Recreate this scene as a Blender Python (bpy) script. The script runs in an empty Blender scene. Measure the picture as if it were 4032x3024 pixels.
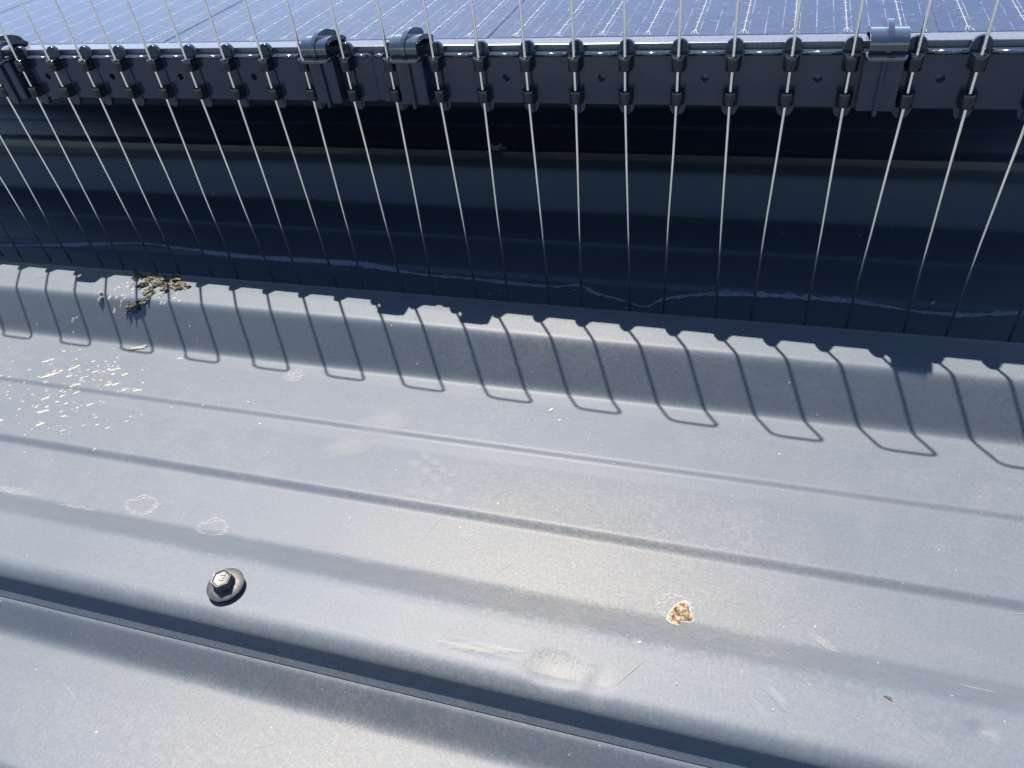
import bpy, bmesh, math, random
from mathutils import Vector, Matrix, noise

# ------------------------------------------------------------------ camera, sky, sun, exposure
sc = bpy.context.scene
C = sc.collection
H = 0.272                                   # camera height over the roof pan (m)
RM = ((0.94969922, 0.12194954, -0.28844359), (0.29553071, -0.6537055, 0.69665681), (-0.10360018, -0.74685837, -0.65686344))
cam_d = bpy.data.cameras.new('camera'); cam = bpy.data.objects.new('camera', cam_d); C.objects.link(cam)
cam.matrix_world = Matrix(((RM[0][0], -RM[0][1], -RM[0][2], 0.0), (RM[1][0], -RM[1][1], -RM[1][2], 0.0),
                           (RM[2][0], -RM[2][1], -RM[2][2], H), (0, 0, 0, 1)))
cam_d.sensor_width = 36.0; cam_d.lens = 26.0; cam_d.clip_start = 0.005; cam_d.clip_end = 2000.0
sc.camera = cam
SUN = Vector((-0.270, 0.356, 1.0)).normalized()
SUN_EL = math.asin(SUN.z); SUN_AZ = math.atan2(SUN.x, SUN.y)
w = bpy.data.worlds.new('World'); sc.world = w; w.use_nodes = True
wn = w.node_tree.nodes; wl = w.node_tree.links
sky = wn.new('ShaderNodeTexSky'); sky.sky_type = 'NISHITA'; sky.sun_disc = False
sky.sun_elevation = SUN_EL; sky.sun_rotation = SUN_AZ
sky.air_density = 1.0; sky.dust_density = 0.3; sky.ozone_density = 3.0
wn['Background'].inputs['Strength'].default_value = 0.060
wl.new(sky.outputs[0], wn['Background'].inputs['Color'])
sd = bpy.data.lights.new('sun', 'SUN'); sd.energy = 4.2; sd.angle = math.radians(0.53); sd.color = (1.0, 0.905, 0.78)
so = bpy.data.objects.new('sun', sd); C.objects.link(so)
so.rotation_euler = SUN.to_track_quat('Z', 'Y').to_euler(); so.location = SUN * 5
sc.view_settings.view_transform = 'Standard'; sc.view_settings.look = 'None'
sc.view_settings.gamma = 1.0; sc.view_settings.use_curve_mapping = False
sc.view_settings.exposure = 2.12
sc.cycles.max_bounces = 8; sc.cycles.caustics_reflective = False; sc.cycles.caustics_refractive = False

random.seed(7)
RND = random.Random(11)

# ------------------------------------------------------------------ helpers
def link(name, me, mat=None, parent=None, smooth=False):
    o = bpy.data.objects.new(name, me); C.objects.link(o)
    if mat is not None and not me.materials: me.materials.append(mat)
    if smooth:
        for p in me.polygons: p.use_smooth = True
    if parent is not None: o.parent = parent
    return o

def empty(name, loc=(0, 0, 0), parent=None):
    o = bpy.data.objects.new(name, None); C.objects.link(o); o.location = loc
    o.empty_display_size = 0.01
    if parent is not None: o.parent = parent
    return o

def tag(o, label, cat, group=None):
    o['label'] = label; o['category'] = cat
    if group: o['group'] = group
    return o

def mesh(name, verts, faces):
    me = bpy.data.meshes.new(name); me.from_pydata([tuple(v) for v in verts], [], faces); me.update()
    return me

def fix_normals(me):
    bm = bmesh.new(); bm.from_mesh(me); bmesh.ops.recalc_face_normals(bm, faces=bm.faces); bm.to_mesh(me); bm.free()
    return me

def box_me(name, x0, x1, y0, y1, z0, z1, bev=0.0, seg=2):
    bm = bmesh.new()
    v = [bm.verts.new((x, y, z)) for x in (x0, x1) for y in (y0, y1) for z in (z0, z1)]
    for f in ((0, 1, 3, 2), (4, 6, 7, 5), (0, 4, 5, 1), (2, 3, 7, 6), (0, 2, 6, 4), (1, 5, 7, 3)):
        bm.faces.new([v[i] for i in f])
    if bev: bmesh.ops.bevel(bm, geom=bm.edges[:], offset=bev, segments=seg, profile=0.5, affect='EDGES')
    bmesh.ops.recalc_face_normals(bm, faces=bm.faces)
    me = bpy.data.meshes.new(name); bm.to_mesh(me); bm.free()
    if bev: me.shade_smooth() if hasattr(me, 'shade_smooth') else None
    return me

def prism_me(name, poly, a0, a1, axis='x', bev=0.0, seg=2):
    """poly of 2D points extruded along an axis; x: (y,z), z: (x,y)"""
    bm = bmesh.new()
    def P(p, a): return (a, p[0], p[1]) if axis == 'x' else ((p[0], p[1], a) if axis == 'z' else (p[0], a, p[1]))
    A = [bm.verts.new(P(p, a0)) for p in poly]; B = [bm.verts.new(P(p, a1)) for p in poly]
    n = len(poly)
    bm.faces.new(A); bm.faces.new(B[::-1])
    for i in range(n): bm.faces.new((A[i], A[(i + 1) % n], B[(i + 1) % n], B[i]))
    if bev:
        ed = [e for e in bm.edges if (e.verts[0] in A) == (e.verts[1] in A)]
        bmesh.ops.bevel(bm, geom=ed, offset=bev, segments=seg, profile=0.5, affect='EDGES')
    bmesh.ops.recalc_face_normals(bm, faces=bm.faces)
    me = bpy.data.meshes.new(name); bm.to_mesh(me); bm.free()
    return me

def smooth_by_angle(me, deg=40):
    for p in me.polygons: p.use_smooth = True
    bm = bmesh.new(); bm.from_mesh(me)
    for e in bm.edges:
        e.smooth = not (len(e.link_faces) == 2 and e.calc_face_angle(0) > math.radians(deg))
    bm.to_mesh(me); bm.free(); return me

def tube_me(name, pts, rad, sides=12, caps=True):
    pts = [Vector(p) for p in pts]; n = len(pts)
    rads = rad if isinstance(rad, (list, tuple)) else [rad] * n
    verts, faces = [], []
    t = (pts[1] - pts[0]).normalized()
    nrm = t.orthogonal().normalized()
    for i in range(n):
        if i == 0: t = (pts[1] - pts[0])
        elif i == n - 1: t = (pts[-1] - pts[-2])
        else: t = (pts[i + 1] - pts[i]).normalized() + (pts[i] - pts[i - 1]).normalized()
        t.normalize()
        nrm = (nrm - t * nrm.dot(t)).normalized(); bn = t.cross(nrm)
        for k in range(sides):
            a = 2 * math.pi * k / sides
            verts.append(pts[i] + (nrm * math.cos(a) + bn * math.sin(a)) * rads[i])
    for i in range(n - 1):
        for k in range(sides):
            a = i * sides + k; b = i * sides + (k + 1) % sides
            faces.append((a, b, b + sides, a + sides))
    if caps:
        faces.append(tuple(range(sides))[::-1]); faces.append(tuple((n - 1) * sides + k for k in range(sides)))
    me = mesh(name, verts, faces)
    for p in me.polygons: p.use_smooth = len(p.vertices) == 4
    return me

def join_me(name, mes):
    verts, faces, sm = [], [], []
    for me in mes:
        o = len(verts)
        verts += [v.co.copy() for v in me.vertices]
        for p in me.polygons:
            faces.append(tuple(o + i for i in p.vertices)); sm.append(p.use_smooth)
    out = mesh(name, verts, faces)
    for p, s_ in zip(out.polygons, sm): p.use_smooth = s_
    return out

# node helpers
def new_mat(name):
    m = bpy.data.materials.new(name); m.use_nodes = True
    return m, m.node_tree.nodes, m.node_tree.links, m.node_tree.nodes['Principled BSDF']

def N(nt, kind, **kw):
    n = nt.new(kind)
    for k, v in kw.items():
        if k in n.inputs.keys() if hasattr(n.inputs, 'keys') else False: n.inputs[k].default_value = v
        else: setattr(n, k, v)
    return n

def tex_noise(nt, lk, vec, scale, detail=3.0, rough=0.55, dist=0.0):
    n = nt.new('ShaderNodeTexNoise'); n.inputs['Scale'].default_value = scale
    n.inputs['Detail'].default_value = detail; n.inputs['Roughness'].default_value = rough
    n.inputs['Distortion'].default_value = dist
    if vec is not None: lk.new(vec, n.inputs['Vector'])
    return n

def ramp(nt, lk, fac, stops):
    r = nt.new('ShaderNodeValToRGB'); e = r.color_ramp.elements
    while len(e) < len(stops): e.new(0.5)
    for el, (p, c) in zip(e, stops):
        el.position = p; el.color = (c[0], c[1], c[2], 1) if isinstance(c, (tuple, list)) else (c, c, c, 1)
    lk.new(fac, r.inputs[0]); return r

def mixc(nt, lk, fac, a, b, mode='MIX'):
    m = nt.new('ShaderNodeMix'); m.data_type = 'RGBA'; m.blend_type = mode
    for i, v in ((0, fac), (6, a), (7, b)):
        if isinstance(v, bpy.types.NodeSocket): lk.new(v, m.inputs[i])
        elif i == 0: m.inputs[0].default_value = v
        else: m.inputs[i].default_value = (*v, 1)
    return m.outputs[2]

def math_n(nt, lk, op, a, b=None, clamp=False):
    m = nt.new('ShaderNodeMath'); m.operation = op; m.use_clamp = clamp
    for i, v in ((0, a), (1, b)):
        if v is None: continue
        if isinstance(v, bpy.types.NodeSocket): lk.new(v, m.inputs[i])
        else: m.inputs[i].default_value = v
    return m.outputs[0]

def maprange(nt, lk, val, a, b, c, d):
    m = nt.new('ShaderNodeMapRange'); lk.new(val, m.inputs[0])
    for i, v in enumerate((a, b, c, d)): m.inputs[i + 1].default_value = v
    return m.outputs[0]

def bump(nt, lk, hgt, strength, dist, normal=None):
    b = nt.new('ShaderNodeBump'); b.inputs['Strength'].default_value = strength; b.inputs['Distance'].default_value = dist
    lk.new(hgt, b.inputs['Height'])
    if normal is not None: lk.new(normal, b.inputs['Normal'])
    return b.outputs[0]

# ------------------------------------------------------------------ materials
def mat_roof():
    m, nt, lk, P = new_mat('painted_steel')
    tc = nt.new('ShaderNodeTexCoord'); v = tc.outputs['Object']
    n1 = tex_noise(nt, lk, v, 9, 4, 0.6); n2 = tex_noise(nt, lk, v, 70, 5, 0.65); n3 = tex_noise(nt, lk, v, 420, 4, 0.7)
    mp = nt.new('ShaderNodeMapping'); mp.inputs['Scale'].default_value = (26, 140, 40); mp.inputs['Rotation'].default_value = (0, 0, 0.5); lk.new(v, mp.inputs[0])
    n4 = tex_noise(nt, lk, mp.outputs[0], 1.0, 4, 0.6)
    a = maprange(nt, lk, n1.outputs[0], 0.35, 0.7, 0.0, 1.0)
    b = maprange(nt, lk, n2.outputs[0], 0.42, 0.72, 0.0, 1.0)
    c = maprange(nt, lk, n3.outputs[0], 0.45, 0.75, 0.0, 1.0)
    d = maprange(nt, lk, n4.outputs[0], 0.5, 0.8, 0.0, 1.0)
    dust = math_n(nt, lk, 'MULTIPLY', a, math_n(nt, lk, 'ADD', math_n(nt, lk, 'MULTIPLY', b, 0.10), math_n(nt, lk, 'MULTIPLY', c, 0.16)))
    dust = math_n(nt, lk, 'ADD', dust, math_n(nt, lk, 'MULTIPLY', d, 0.05))
    dust = math_n(nt, lk, 'ADD', dust, 0.03, True)
    col = mixc(nt, lk, dust, (0.0525, 0.0655, 0.0850), (0.155, 0.163, 0.172))
    # tan dust and warm sun glare mid-roof, both put into the colour
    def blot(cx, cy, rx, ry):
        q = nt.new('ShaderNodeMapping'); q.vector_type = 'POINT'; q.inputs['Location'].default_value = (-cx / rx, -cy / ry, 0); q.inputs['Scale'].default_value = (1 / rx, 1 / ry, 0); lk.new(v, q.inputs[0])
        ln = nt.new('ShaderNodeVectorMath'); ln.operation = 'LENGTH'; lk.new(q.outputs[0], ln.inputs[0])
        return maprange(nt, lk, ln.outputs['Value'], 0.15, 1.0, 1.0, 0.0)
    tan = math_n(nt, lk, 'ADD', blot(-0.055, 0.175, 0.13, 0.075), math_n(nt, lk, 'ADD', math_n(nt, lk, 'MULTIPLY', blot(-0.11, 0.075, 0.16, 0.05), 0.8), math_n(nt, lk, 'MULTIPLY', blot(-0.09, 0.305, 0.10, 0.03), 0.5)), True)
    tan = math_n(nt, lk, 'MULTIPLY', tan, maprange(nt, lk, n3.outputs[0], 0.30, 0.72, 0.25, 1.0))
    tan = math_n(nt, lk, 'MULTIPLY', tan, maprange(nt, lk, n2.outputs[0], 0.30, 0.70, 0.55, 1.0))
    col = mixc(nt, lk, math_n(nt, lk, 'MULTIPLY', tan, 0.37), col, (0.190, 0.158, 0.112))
    n5 = tex_noise(nt, lk, v, 850, 2, 0.6)
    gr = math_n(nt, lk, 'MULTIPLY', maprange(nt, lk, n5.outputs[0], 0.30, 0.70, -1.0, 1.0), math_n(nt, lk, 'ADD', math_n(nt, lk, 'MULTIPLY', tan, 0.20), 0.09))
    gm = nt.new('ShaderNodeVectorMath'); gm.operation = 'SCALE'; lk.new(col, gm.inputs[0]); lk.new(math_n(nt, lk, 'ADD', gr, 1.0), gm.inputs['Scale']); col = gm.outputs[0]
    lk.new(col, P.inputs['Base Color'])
    r = math_n(nt, lk, 'ADD', math_n(nt, lk, 'MULTIPLY', dust, 0.30), math_n(nt, lk, 'ADD', math_n(nt, lk, 'MULTIPLY', n2.outputs[0], 0.08), 0.47))
    lk.new(r, P.inputs['Roughness'])
    P.inputs['Specular IOR Level'].default_value = 0.20
    f = tex_noise(nt, lk, v, 1500, 3, 0.7)
    nb = bump(nt, lk, f.outputs[0], 0.22, 0.0003)
    lk.new(nb, P.inputs['Normal'])
    return m

def mat_simple(name, col, rough, metal=0.0, spec=0.5, nscale=None, nstr=0.0, cvar=0.0, ndist=0.0003):
    m, nt, lk, P = new_mat(name)
    P.inputs['Base Color'].default_value = (*col, 1); P.inputs['Roughness'].default_value = rough
    P.inputs['Metallic'].default_value = metal; P.inputs['Specular IOR Level'].default_value = spec
    tc = nt.new('ShaderNodeTexCoord'); v = tc.outputs['Object']
    n = tex_noise(nt, lk, v, nscale or 200, 4, 0.6)
    if cvar:
        lk.new(mixc(nt, lk, maprange(nt, lk, n.outputs[0], 0.35, 0.7, 0, 1), tuple(x * (1 - cvar) for x in col), tuple(min(1, x * (1 + cvar)) for x in col)), P.inputs['Base Color'])
    lk.new(maprange(nt, lk, n.outputs[0], 0.3, 0.7, rough * 0.85, min(1, rough * 1.2)), P.inputs['Roughness'])
    if nstr: lk.new(bump(nt, lk, n.outputs[0], nstr, ndist), P.inputs['Normal'])
    return m

def mat_dusty_glass():
    m, nt, lk, P = new_mat('dusty_glass'); nt.remove(P)
    out = nt['Material Output']
    tc = nt.new('ShaderNodeTexCoord'); v = tc.outputs['Object']
    tr = nt.new('ShaderNodeBsdfTransparent'); tr.inputs[0].default_value = (0.95, 0.97, 0.97, 1)
    gl = nt.new('ShaderNodeBsdfGlossy'); gl.inputs['Roughness'].default_value = 0.08; gl.inputs[0].default_value = (0.40, 0.46, 0.56, 1)
    fr = nt.new('ShaderNodeFresnel'); fr.inputs[0].default_value = 1.45
    m1 = nt.new('ShaderNodeMixShader'); lk.new(fr.outputs[0], m1.inputs[0]); lk.new(tr.outputs[0], m1.inputs[1]); lk.new(gl.outputs[0], m1.inputs[2])
    df = nt.new('ShaderNodeBsdfDiffuse'); df.inputs[0].default_value = (0.23, 0.26, 0.32, 1)
    n1 = tex_noise(nt, lk, v, 25, 4, 0.6); n2 = tex_noise(nt, lk, v, 330, 4, 0.7)
    mp = nt.new('ShaderNodeMapping'); mp.inputs['Scale'].default_value = (260, 520, 100); lk.new(v, mp.inputs[0])
    n3 = tex_noise(nt, lk, mp.outputs[0], 1.0, 3, 0.6, 0.8)
    f = math_n(nt, lk, 'ADD', math_n(nt, lk, 'MULTIPLY', maprange(nt, lk, n3.outputs[0], 0.58, 0.72, 0, 1), 0.17),
               math_n(nt, lk, 'ADD', math_n(nt, lk, 'MULTIPLY', maprange(nt, lk, n1.outputs[0], 0.3, 0.75, 0, 1), 0.035), math_n(nt, lk, 'MULTIPLY', n2.outputs[0], 0.035)))
    m2 = nt.new('ShaderNodeMixShader'); lk.new(f, m2.inputs[0]); lk.new(m1.outputs[0], m2.inputs[1]); lk.new(df.outputs[0], m2.inputs[2])
    lk.new(m2.outputs[0], out.inputs[0])
    return m

def mat_cell(pitch, n):
    m, nt, lk, P = new_mat('solar_cell')
    tc = nt.new('ShaderNodeTexCoord'); v = tc.outputs['Object']
    sx = nt.new('ShaderNodeSeparateXYZ'); lk.new(v, sx.inputs[0])
    a = math_n(nt, lk, 'FRACT', math_n(nt, lk, 'DIVIDE', sx.outputs[0], pitch / 3.0))
    line = math_n(nt, lk, 'LESS_THAN', a, 0.05)
    nz = tex_noise(nt, lk, v, 90, 3, 0.6)
    line = math_n(nt, lk, 'MULTIPLY', line, maprange(nt, lk, nz.outputs[0], 0.4, 0.6, 0.0, 0.8))
    lk.new(mixc(nt, lk, line, (0.009, 0.017, 0.058), (0.18, 0.20, 0.25)), P.inputs['Base Color'])
    P.inputs['Roughness'].default_value = 0.45
    return m

def mat_ring(name, mode, seed, col=(0.62, 0.62, 0.62), strength=0.75):
    """thin chalky film; object coordinates run -1..1 across it"""
    m, nt, lk, P = new_mat(name)
    out = nt['Material Output']
    P.inputs['Base Color'].default_value = (*col, 1); P.inputs['Roughness'].default_value = 0.8; P.inputs['Specular IOR Level'].default_value = 0.2
    tc = nt.new('ShaderNodeTexCoord'); mp = nt.new('ShaderNodeMapping'); mp.inputs['Location'].default_value = (seed * 3.1, seed * 1.7, seed); lk.new(tc.outputs['Object'], mp.inputs[0])
    nz = tex_noise(nt, lk, mp.outputs[0], 1.6, 4, 0.65); nf = tex_noise(nt, lk, mp.outputs[0], 5.5, 5, 0.75)
    ln = nt.new('ShaderNodeVectorMath'); ln.operation = 'LENGTH'; lk.new(tc.outputs['Object'], ln.inputs[0])
    d = math_n(nt, lk, 'ADD', ln.outputs['Value'], math_n(nt, lk, 'MULTIPLY', math_n(nt, lk, 'SUBTRACT', nz.outputs[0], 0.5), 0.85))
    if mode == 'streak':
        mp2 = nt.new('ShaderNodeMapping'); mp2.inputs['Scale'].default_value = (5.0, 0.9, 1.0); mp2.inputs['Rotation'].default_value = (0, 0, 0.25); lk.new(mp.outputs[0], mp2.inputs[0])
        nf = tex_noise(nt, lk, mp2.outputs[0], 2.2, 5, 0.7)
        d = math_n(nt, lk, 'ADD', d, math_n(nt, lk, 'MULTIPLY', math_n(nt, lk, 'SUBTRACT', nf.outputs[0], 0.5), 2.2))
    if mode == 'ring':
        r = ramp(nt, lk, d, [(0.0, 0.10), (0.45, 0.12), (0.62, 0.85), (0.70, 1.0), (0.80, 0.15), (0.9, 0.0)])
    elif mode == 'patch':
        r = ramp(nt, lk, d, [(0.0, 0.9), (0.5, 0.85), (0.68, 1.0), (0.78, 0.1), (0.85, 0.0)])
    else:
        r = ramp(nt, lk, d, [(0.0, 1.0), (0.45, 0.85), (0.8, 0.0)])
    tx = maprange(nt, lk, nf.outputs[0], 0.44, 0.62, 0.0, 1.0) if mode in ('ring', 'patch') else maprange(nt, lk, nf.outputs[0], 0.25, 0.65, 0.5, 1.0)
    a = math_n(nt, lk, 'MULTIPLY', math_n(nt, lk, 'MULTIPLY', r.outputs[0], tx), strength, True)
    lk.new(a, P.inputs['Alpha'])
    return m

M = {}
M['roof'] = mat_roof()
M['plastic'] = mat_simple('black_plastic', (0.016, 0.025, 0.046), 0.13, 0, 0.5, 60, 0.06, 0.15, 0.002)
M['plastic_gloss'] = mat_simple('glossy_black_plastic', (0.013, 0.018, 0.030), 0.07, 0, 0.85, 120, 0.0, 0.1)
for _m in ('plastic_gloss',):
    _p = M[_m].node_tree.nodes['Principled BSDF']; _p.inputs['Coat Weight'].default_value = 0.55; _p.inputs['Coat Roughness'].default_value = 0.03; _p.inputs['Coat IOR'].default_value = 1.7
M['steel'] = mat_simple('stainless_wire', (0.97, 0.94, 0.87), 0.16, 1.0, 0.5, 60, 0.0, 0.05)
M['alu'] = mat_simple('bare_aluminium', (0.85, 0.84, 0.82), 0.28, 1.0, 0.5, 300, 0.03, 0.05)
M['frame'] = mat_simple('anodised_frame', (0.07, 0.07, 0.088), 0.24, 0.0, 1.0, 500, 0.05, 0.15)
M['backsheet'] = mat_simple('black_backsheet', (0.012, 0.020, 0.048), 0.5, 0, 0.4, 60, 0.02, 0.1)
M['glass'] = mat_dusty_glass()
M['busbar'] = mat_simple('tinned_busbar', (0.45, 0.45, 0.47), 0.35, 0.6, 0.5, 800, 0.1, 0.1)
M['screw'] = mat_simple('coated_screw', (0.040, 0.042, 0.047), 0.45, 0.2, 0.5, 900, 0.25, 0.4)
M['washer'] = mat_simple('coated_washer', (0.022, 0.024, 0.028), 0.55, 0.0, 0.5, 700, 0.25, 0.35)
M['rubber'] = mat_simple('black_rubber', (0.012, 0.012, 0.013), 0.7, 0, 0.3, 500, 0.1, 0.1)
M['worn'] = mat_simple('worn_metal_edge', (0.115, 0.108, 0.095), 0.45, 0.4, 0.5, 900, 0.2, 0.2)
M['pale_band'] = mat_simple('matte_pale', (0.17, 0.185, 0.21), 0.8, 0, 0.2, 500, 0.5, 0.28, 0.001)
M['chip'] = mat_simple('pale_flake', (0.21, 0.21, 0.20), 0.8, 0, 0.2, 900, 0.4, 0.2, 0.0005)
M['ground'] = mat_simple('dry_ground', (0.07, 0.08, 0.085), 0.95, 0, 0.2, 0.8, 0.3, 0.3, 0.05)

# ------------------------------------------------------------------ roof
SH = 0.0225                                # the ribs run slightly askew to the panel edge
RIB = {0: 0.531, 1: 0.3330, 2: 0.1383}     # y of each rib's rear crest edge at x = 0
for k in range(-1, -30, -1): RIB[k] = RIB[k + 1] + 0.198
for k in range(3, 26): RIB[k] = RIB[k - 1] - 0.1965
ZR = 0.026
# rib section from the rear foot of rib k towards the camera (y at x = 0, z)
def rib_pts(k):
    y = RIB[k]
    if k < 2:
        return [(y + 0.0250, 0.0), (y + 0.0010, ZR - 0.0006), (y - 0.01425, ZR + 0.0005), (y - 0.0285, ZR - 0.0005), (y - 0.0450, 0.0)]
    return [(y + 0.0250, 0.0), (y + 0.0010, ZR - 0.0006), (y - 0.0115, ZR + 0.0005), (y - 0.0215, ZR - 0.0004), (y - 0.0255, 0.0215), (y - 0.0268, 0.0155), (y - 0.0312, 0.0124), (y - 0.0328, 0.0117), (y - 0.0424, 0.0)]
def flute_pts(k):
    y = RIB[k]; fb = 0.0460
    return [(y + 0.0250, 0.0), (y - fb - 0.010, 0.0), (y - 0.0890, 0.0015), (y - 0.0917, 0.0), (y - 0.1000, 0.0), (y - 0.1335, 0.0025), (y - 0.1374, 0.0)]
import bisect
class Prof:
    def __init__(self, pts, sig, step):
        self.y = [p[0] for p in pts][::-1]; self.z = [p[1] for p in pts][::-1]
        self.w = [(d * step, math.exp(-0.5 * (d * step / sig) ** 2)) for d in range(-10, 11)]
        self.s = sum(g_ for _, g_ in self.w)
    def lin(self, y):
        i = bisect.bisect_left(self.y, y)
        if i <= 0: return self.z[0]
        if i >= len(self.y): return self.z[-1]
        t = (y - self.y[i - 1]) / (self.y[i] - self.y[i - 1])
        return self.z[i - 1] * (1 - t) + self.z[i] * t
    def __call__(self, y): return sum(g_ * self.lin(y + d) for d, g_ in self.w) / self.s
RIBP = Prof([p for k in range(-24, 23) for p in rib_pts(k)], 0.0013, 0.0004)
FLUTE = Prof([p for k in range(-24, 23) for p in flute_pts(k)], 0.0005, 0.00015)
def prof(y0): return RIBP(y0) + FLUTE(y0)

DENTS = [  # x, y, rx, ry, depth
    (-0.0480, 0.1195, 0.0120, 0.0085, 0.0013), (-0.0330, 0.1180, 0.0050, 0.0085, 0.0009), (-0.0780, 0.1200, 0.0180, 0.0022, 0.0004),
    (0.0840, 0.1330, 0.0240, 0.0070, 0.0008), (0.0848, 0.1324, 0.0030, 0.0040, 0.0010), (0.0792, 0.1286, 0.0018, 0.0024, 0.0007),
    (0.0450, 0.1390, 0.0200, 0.0050, 0.0004), (-0.075, 0.374, 0.040, 0.015, 0.0008)]
def relief(x, y):
    z = 0.00035 * noise.noise((x * 7.0, y * 16.0, 3.1)) + 0.00010 * noise.noise((x * 30.0, y * 40.0, 9.0))
    for dx, dy, rx, ry, dp in DENTS:
        q = ((x - dx) / rx) ** 2 + ((y - dy) / ry) ** 2
        if q < 1: z -= dp * (1 - q) ** 1.3
    return z
def surf(x, y): return prof(y - SH * x) + relief(x, y)

def frange(a, b, st):
    n = max(1, int(round((b - a) / st))); return [a + (b - a) * i / n for i in range(n + 1)]

XF = frange(-4.0, -1.0, 0.10)[:-1] + frange(-1.0, -0.62, 0.012)[:-1] + frange(-0.62, -0.20, 0.0045)[:-1] + frange(-0.20, 0.18, 0.0026)[:-1] + frange(0.18, 0.5, 0.012)[:-1] + frange(0.5, 3.0, 0.10)
XC = frange(-4.0, 3.0, 0.1)

def sheet(name, ylist, zfun, xs, parent, mat):
    verts, faces = [], []; n = len(ylist)
    zs = [zfun(y) for y in ylist]
    for x in xs:
        fine = -0.95 < x < 0.45
        for y, z in zip(ylist, zs):
            yy = y + SH * x
            verts.append((x, yy, z + (relief(x, yy) if (fine and yy < 0.62) else 0.0)))
    for i in range(len(xs) - 1):
        for j in range(n - 1):
            a = i * n + j; faces.append((a, a + n, a + n + 1, a + 1))
    me = mesh(name, verts, faces)
    for p in me.polygons: p.use_smooth = True
    return link(name, me, mat, parent)

roof = empty('roof'); roof['kind'] = 'structure'
def lap_rows(k):
    """front flank of the upper sheet over rib k, ending at the lap edge"""
    y = RIB[k]
    pts = [(y - 0.0215, ZR - 0.0001), (y - 0.0242, ZR - 0.0007), (y - 0.0263, ZR - 0.0023), (y - 0.0279, ZR - 0.0043), (y - 0.0287, ZR - 0.0068), (y - 0.0292, ZR - 0.0098),
           (y - 0.0302, ZR - 0.0113), (y - 0.0313, ZR - 0.0129), (y - 0.0323, ZR - 0.0143)]
    return pts
def build_sheet(name, k_top, k_lap, step, xs, tuck=True):
    """covers from the tuck under rib k_top to the lap over rib k_lap"""
    ytop = RIB[k_top] - 0.012; ylap = RIB[k_lap] - 0.0215
    ys = frange(ylap, ytop, step)
    lr = lap_rows(k_lap)
    lows = []
    for i in range(len(lr) - 1, 0, -1):
        a, b = lr[i], lr[i - 1]
        for t in (0.0, 0.5): lows.append((a[0] * (1 - t) + b[0] * t, a[1] * (1 - t) + b[1] * t))
    rows = lows + [(y, None) for y in ys]
    yl = [r[0] for r in rows]; zmap = {r[0]: r[1] for r in rows}
    ycut = RIB[k_top] - 0.0328
    def zf(y):
        z = zmap.get(y)
        if z is not None: return z
        z = prof(y)
        yl_ = RIB[k_lap]
        if y < yl_ - 0.004:                       # crest easing into the lap flank
            t = (yl_ - 0.004 - y) / 0.0175; z = prof(yl_ - 0.004) * (1 - t * t) + lr[0][1] * t * t
        if tuck and y > ycut:                     # pushed in below the sheet above
            z -= 0.0012 * min(1.0, (y - ycut) / 0.0015)
        return z
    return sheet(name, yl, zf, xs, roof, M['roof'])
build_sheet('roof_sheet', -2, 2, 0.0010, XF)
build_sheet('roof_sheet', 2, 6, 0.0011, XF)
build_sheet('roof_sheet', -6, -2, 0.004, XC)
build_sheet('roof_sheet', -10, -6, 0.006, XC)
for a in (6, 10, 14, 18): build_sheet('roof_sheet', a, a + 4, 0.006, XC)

g = link('ground', mesh('ground', [(-900, -900, -3.2), (900, -900, -3.2), (900, 900, -3.2), (-900, 900, -3.2)], [(0, 1, 2, 3)]), M['ground'])
g['kind'] = 'structure'

# ------------------------------------------------------------------ solar panel
CP = 0.2098; BP = 0.0229; CX0 = 0.0646      # cell pitch, busbar pitch, a cell boundary
PX1 = CX0 + CP + 0.022; PX0 = CX0 - 5 * CP - 0.022
PYF = 0.3675; ZT = 0.1562; ZG = 0.1552      # frame front, frame top, glass top
PYB = PYF + 0.022 + 8 * CP + 0.022
panel = empty('solar_panel', (0, 0, 0)); tag(panel, 'dark blue solar panel with black frame behind the row of steel wires', 'solar panel')
fw = 0.0100
def frame_bar(p):  # front bar: L section with a top lip, along x
    poly = [(PYF, ZT), (PYF, ZT - 0.0285), (PYF + 0.024, ZT - 0.0285), (PYF + 0.024, ZT - 0.0268), (PYF + 0.002, ZT - 0.0268), (PYF + 0.002, ZT - 0.0075), (PYF + fw, ZT - 0.0075), (PYF + fw, ZT)]
    return prism_me('frame', poly, PX0, PX1, 'x', 0.0)
def bev_me(me, off, ang=40):
    bm = bmesh.new(); bm.from_mesh(me)
    ed = [e for e in bm.edges if len(e.link_faces) == 2 and e.calc_face_angle(0) > math.radians(ang)]
    bmesh.ops.bevel(bm, geom=ed, offset=off, segments=2, profile=0.5, affect='EDGES', clamp_overlap=True)
    bm.to_mesh(me); bm.free(); return me
link('frame', bev_me(frame_bar(None), 0.0005), M['frame'], panel)
link('frame', box_me('frame', PX0 - 0.0005, PX1 + 0.0005, PYB - fw, PYB, ZT - 0.0285, ZT - 0.0001, 0.0005), M['frame'], panel)
link('frame', box_me('frame', PX0, PX0 + fw, PYF + fw + 0.0002, PYB - fw - 0.0002, ZT - 0.0285, ZT - 0.0001, 0.0005), M['frame'], panel)
link('frame', box_me('frame', PX1 - fw, PX1, PYF + fw + 0.0002, PYB - fw - 0.0002, ZT - 0.0285, ZT - 0.0001, 0.0005), M['frame'], panel)
link('glass', mesh('glass', [(PX0 + fw, PYF + fw, ZG), (PX1 - fw, PYF + fw, ZG), (PX1 - fw, PYB - fw, ZG), (PX0 + fw, PYB - fw, ZG)], [(0, 1, 2, 3)]), M['glass'], panel)
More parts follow.
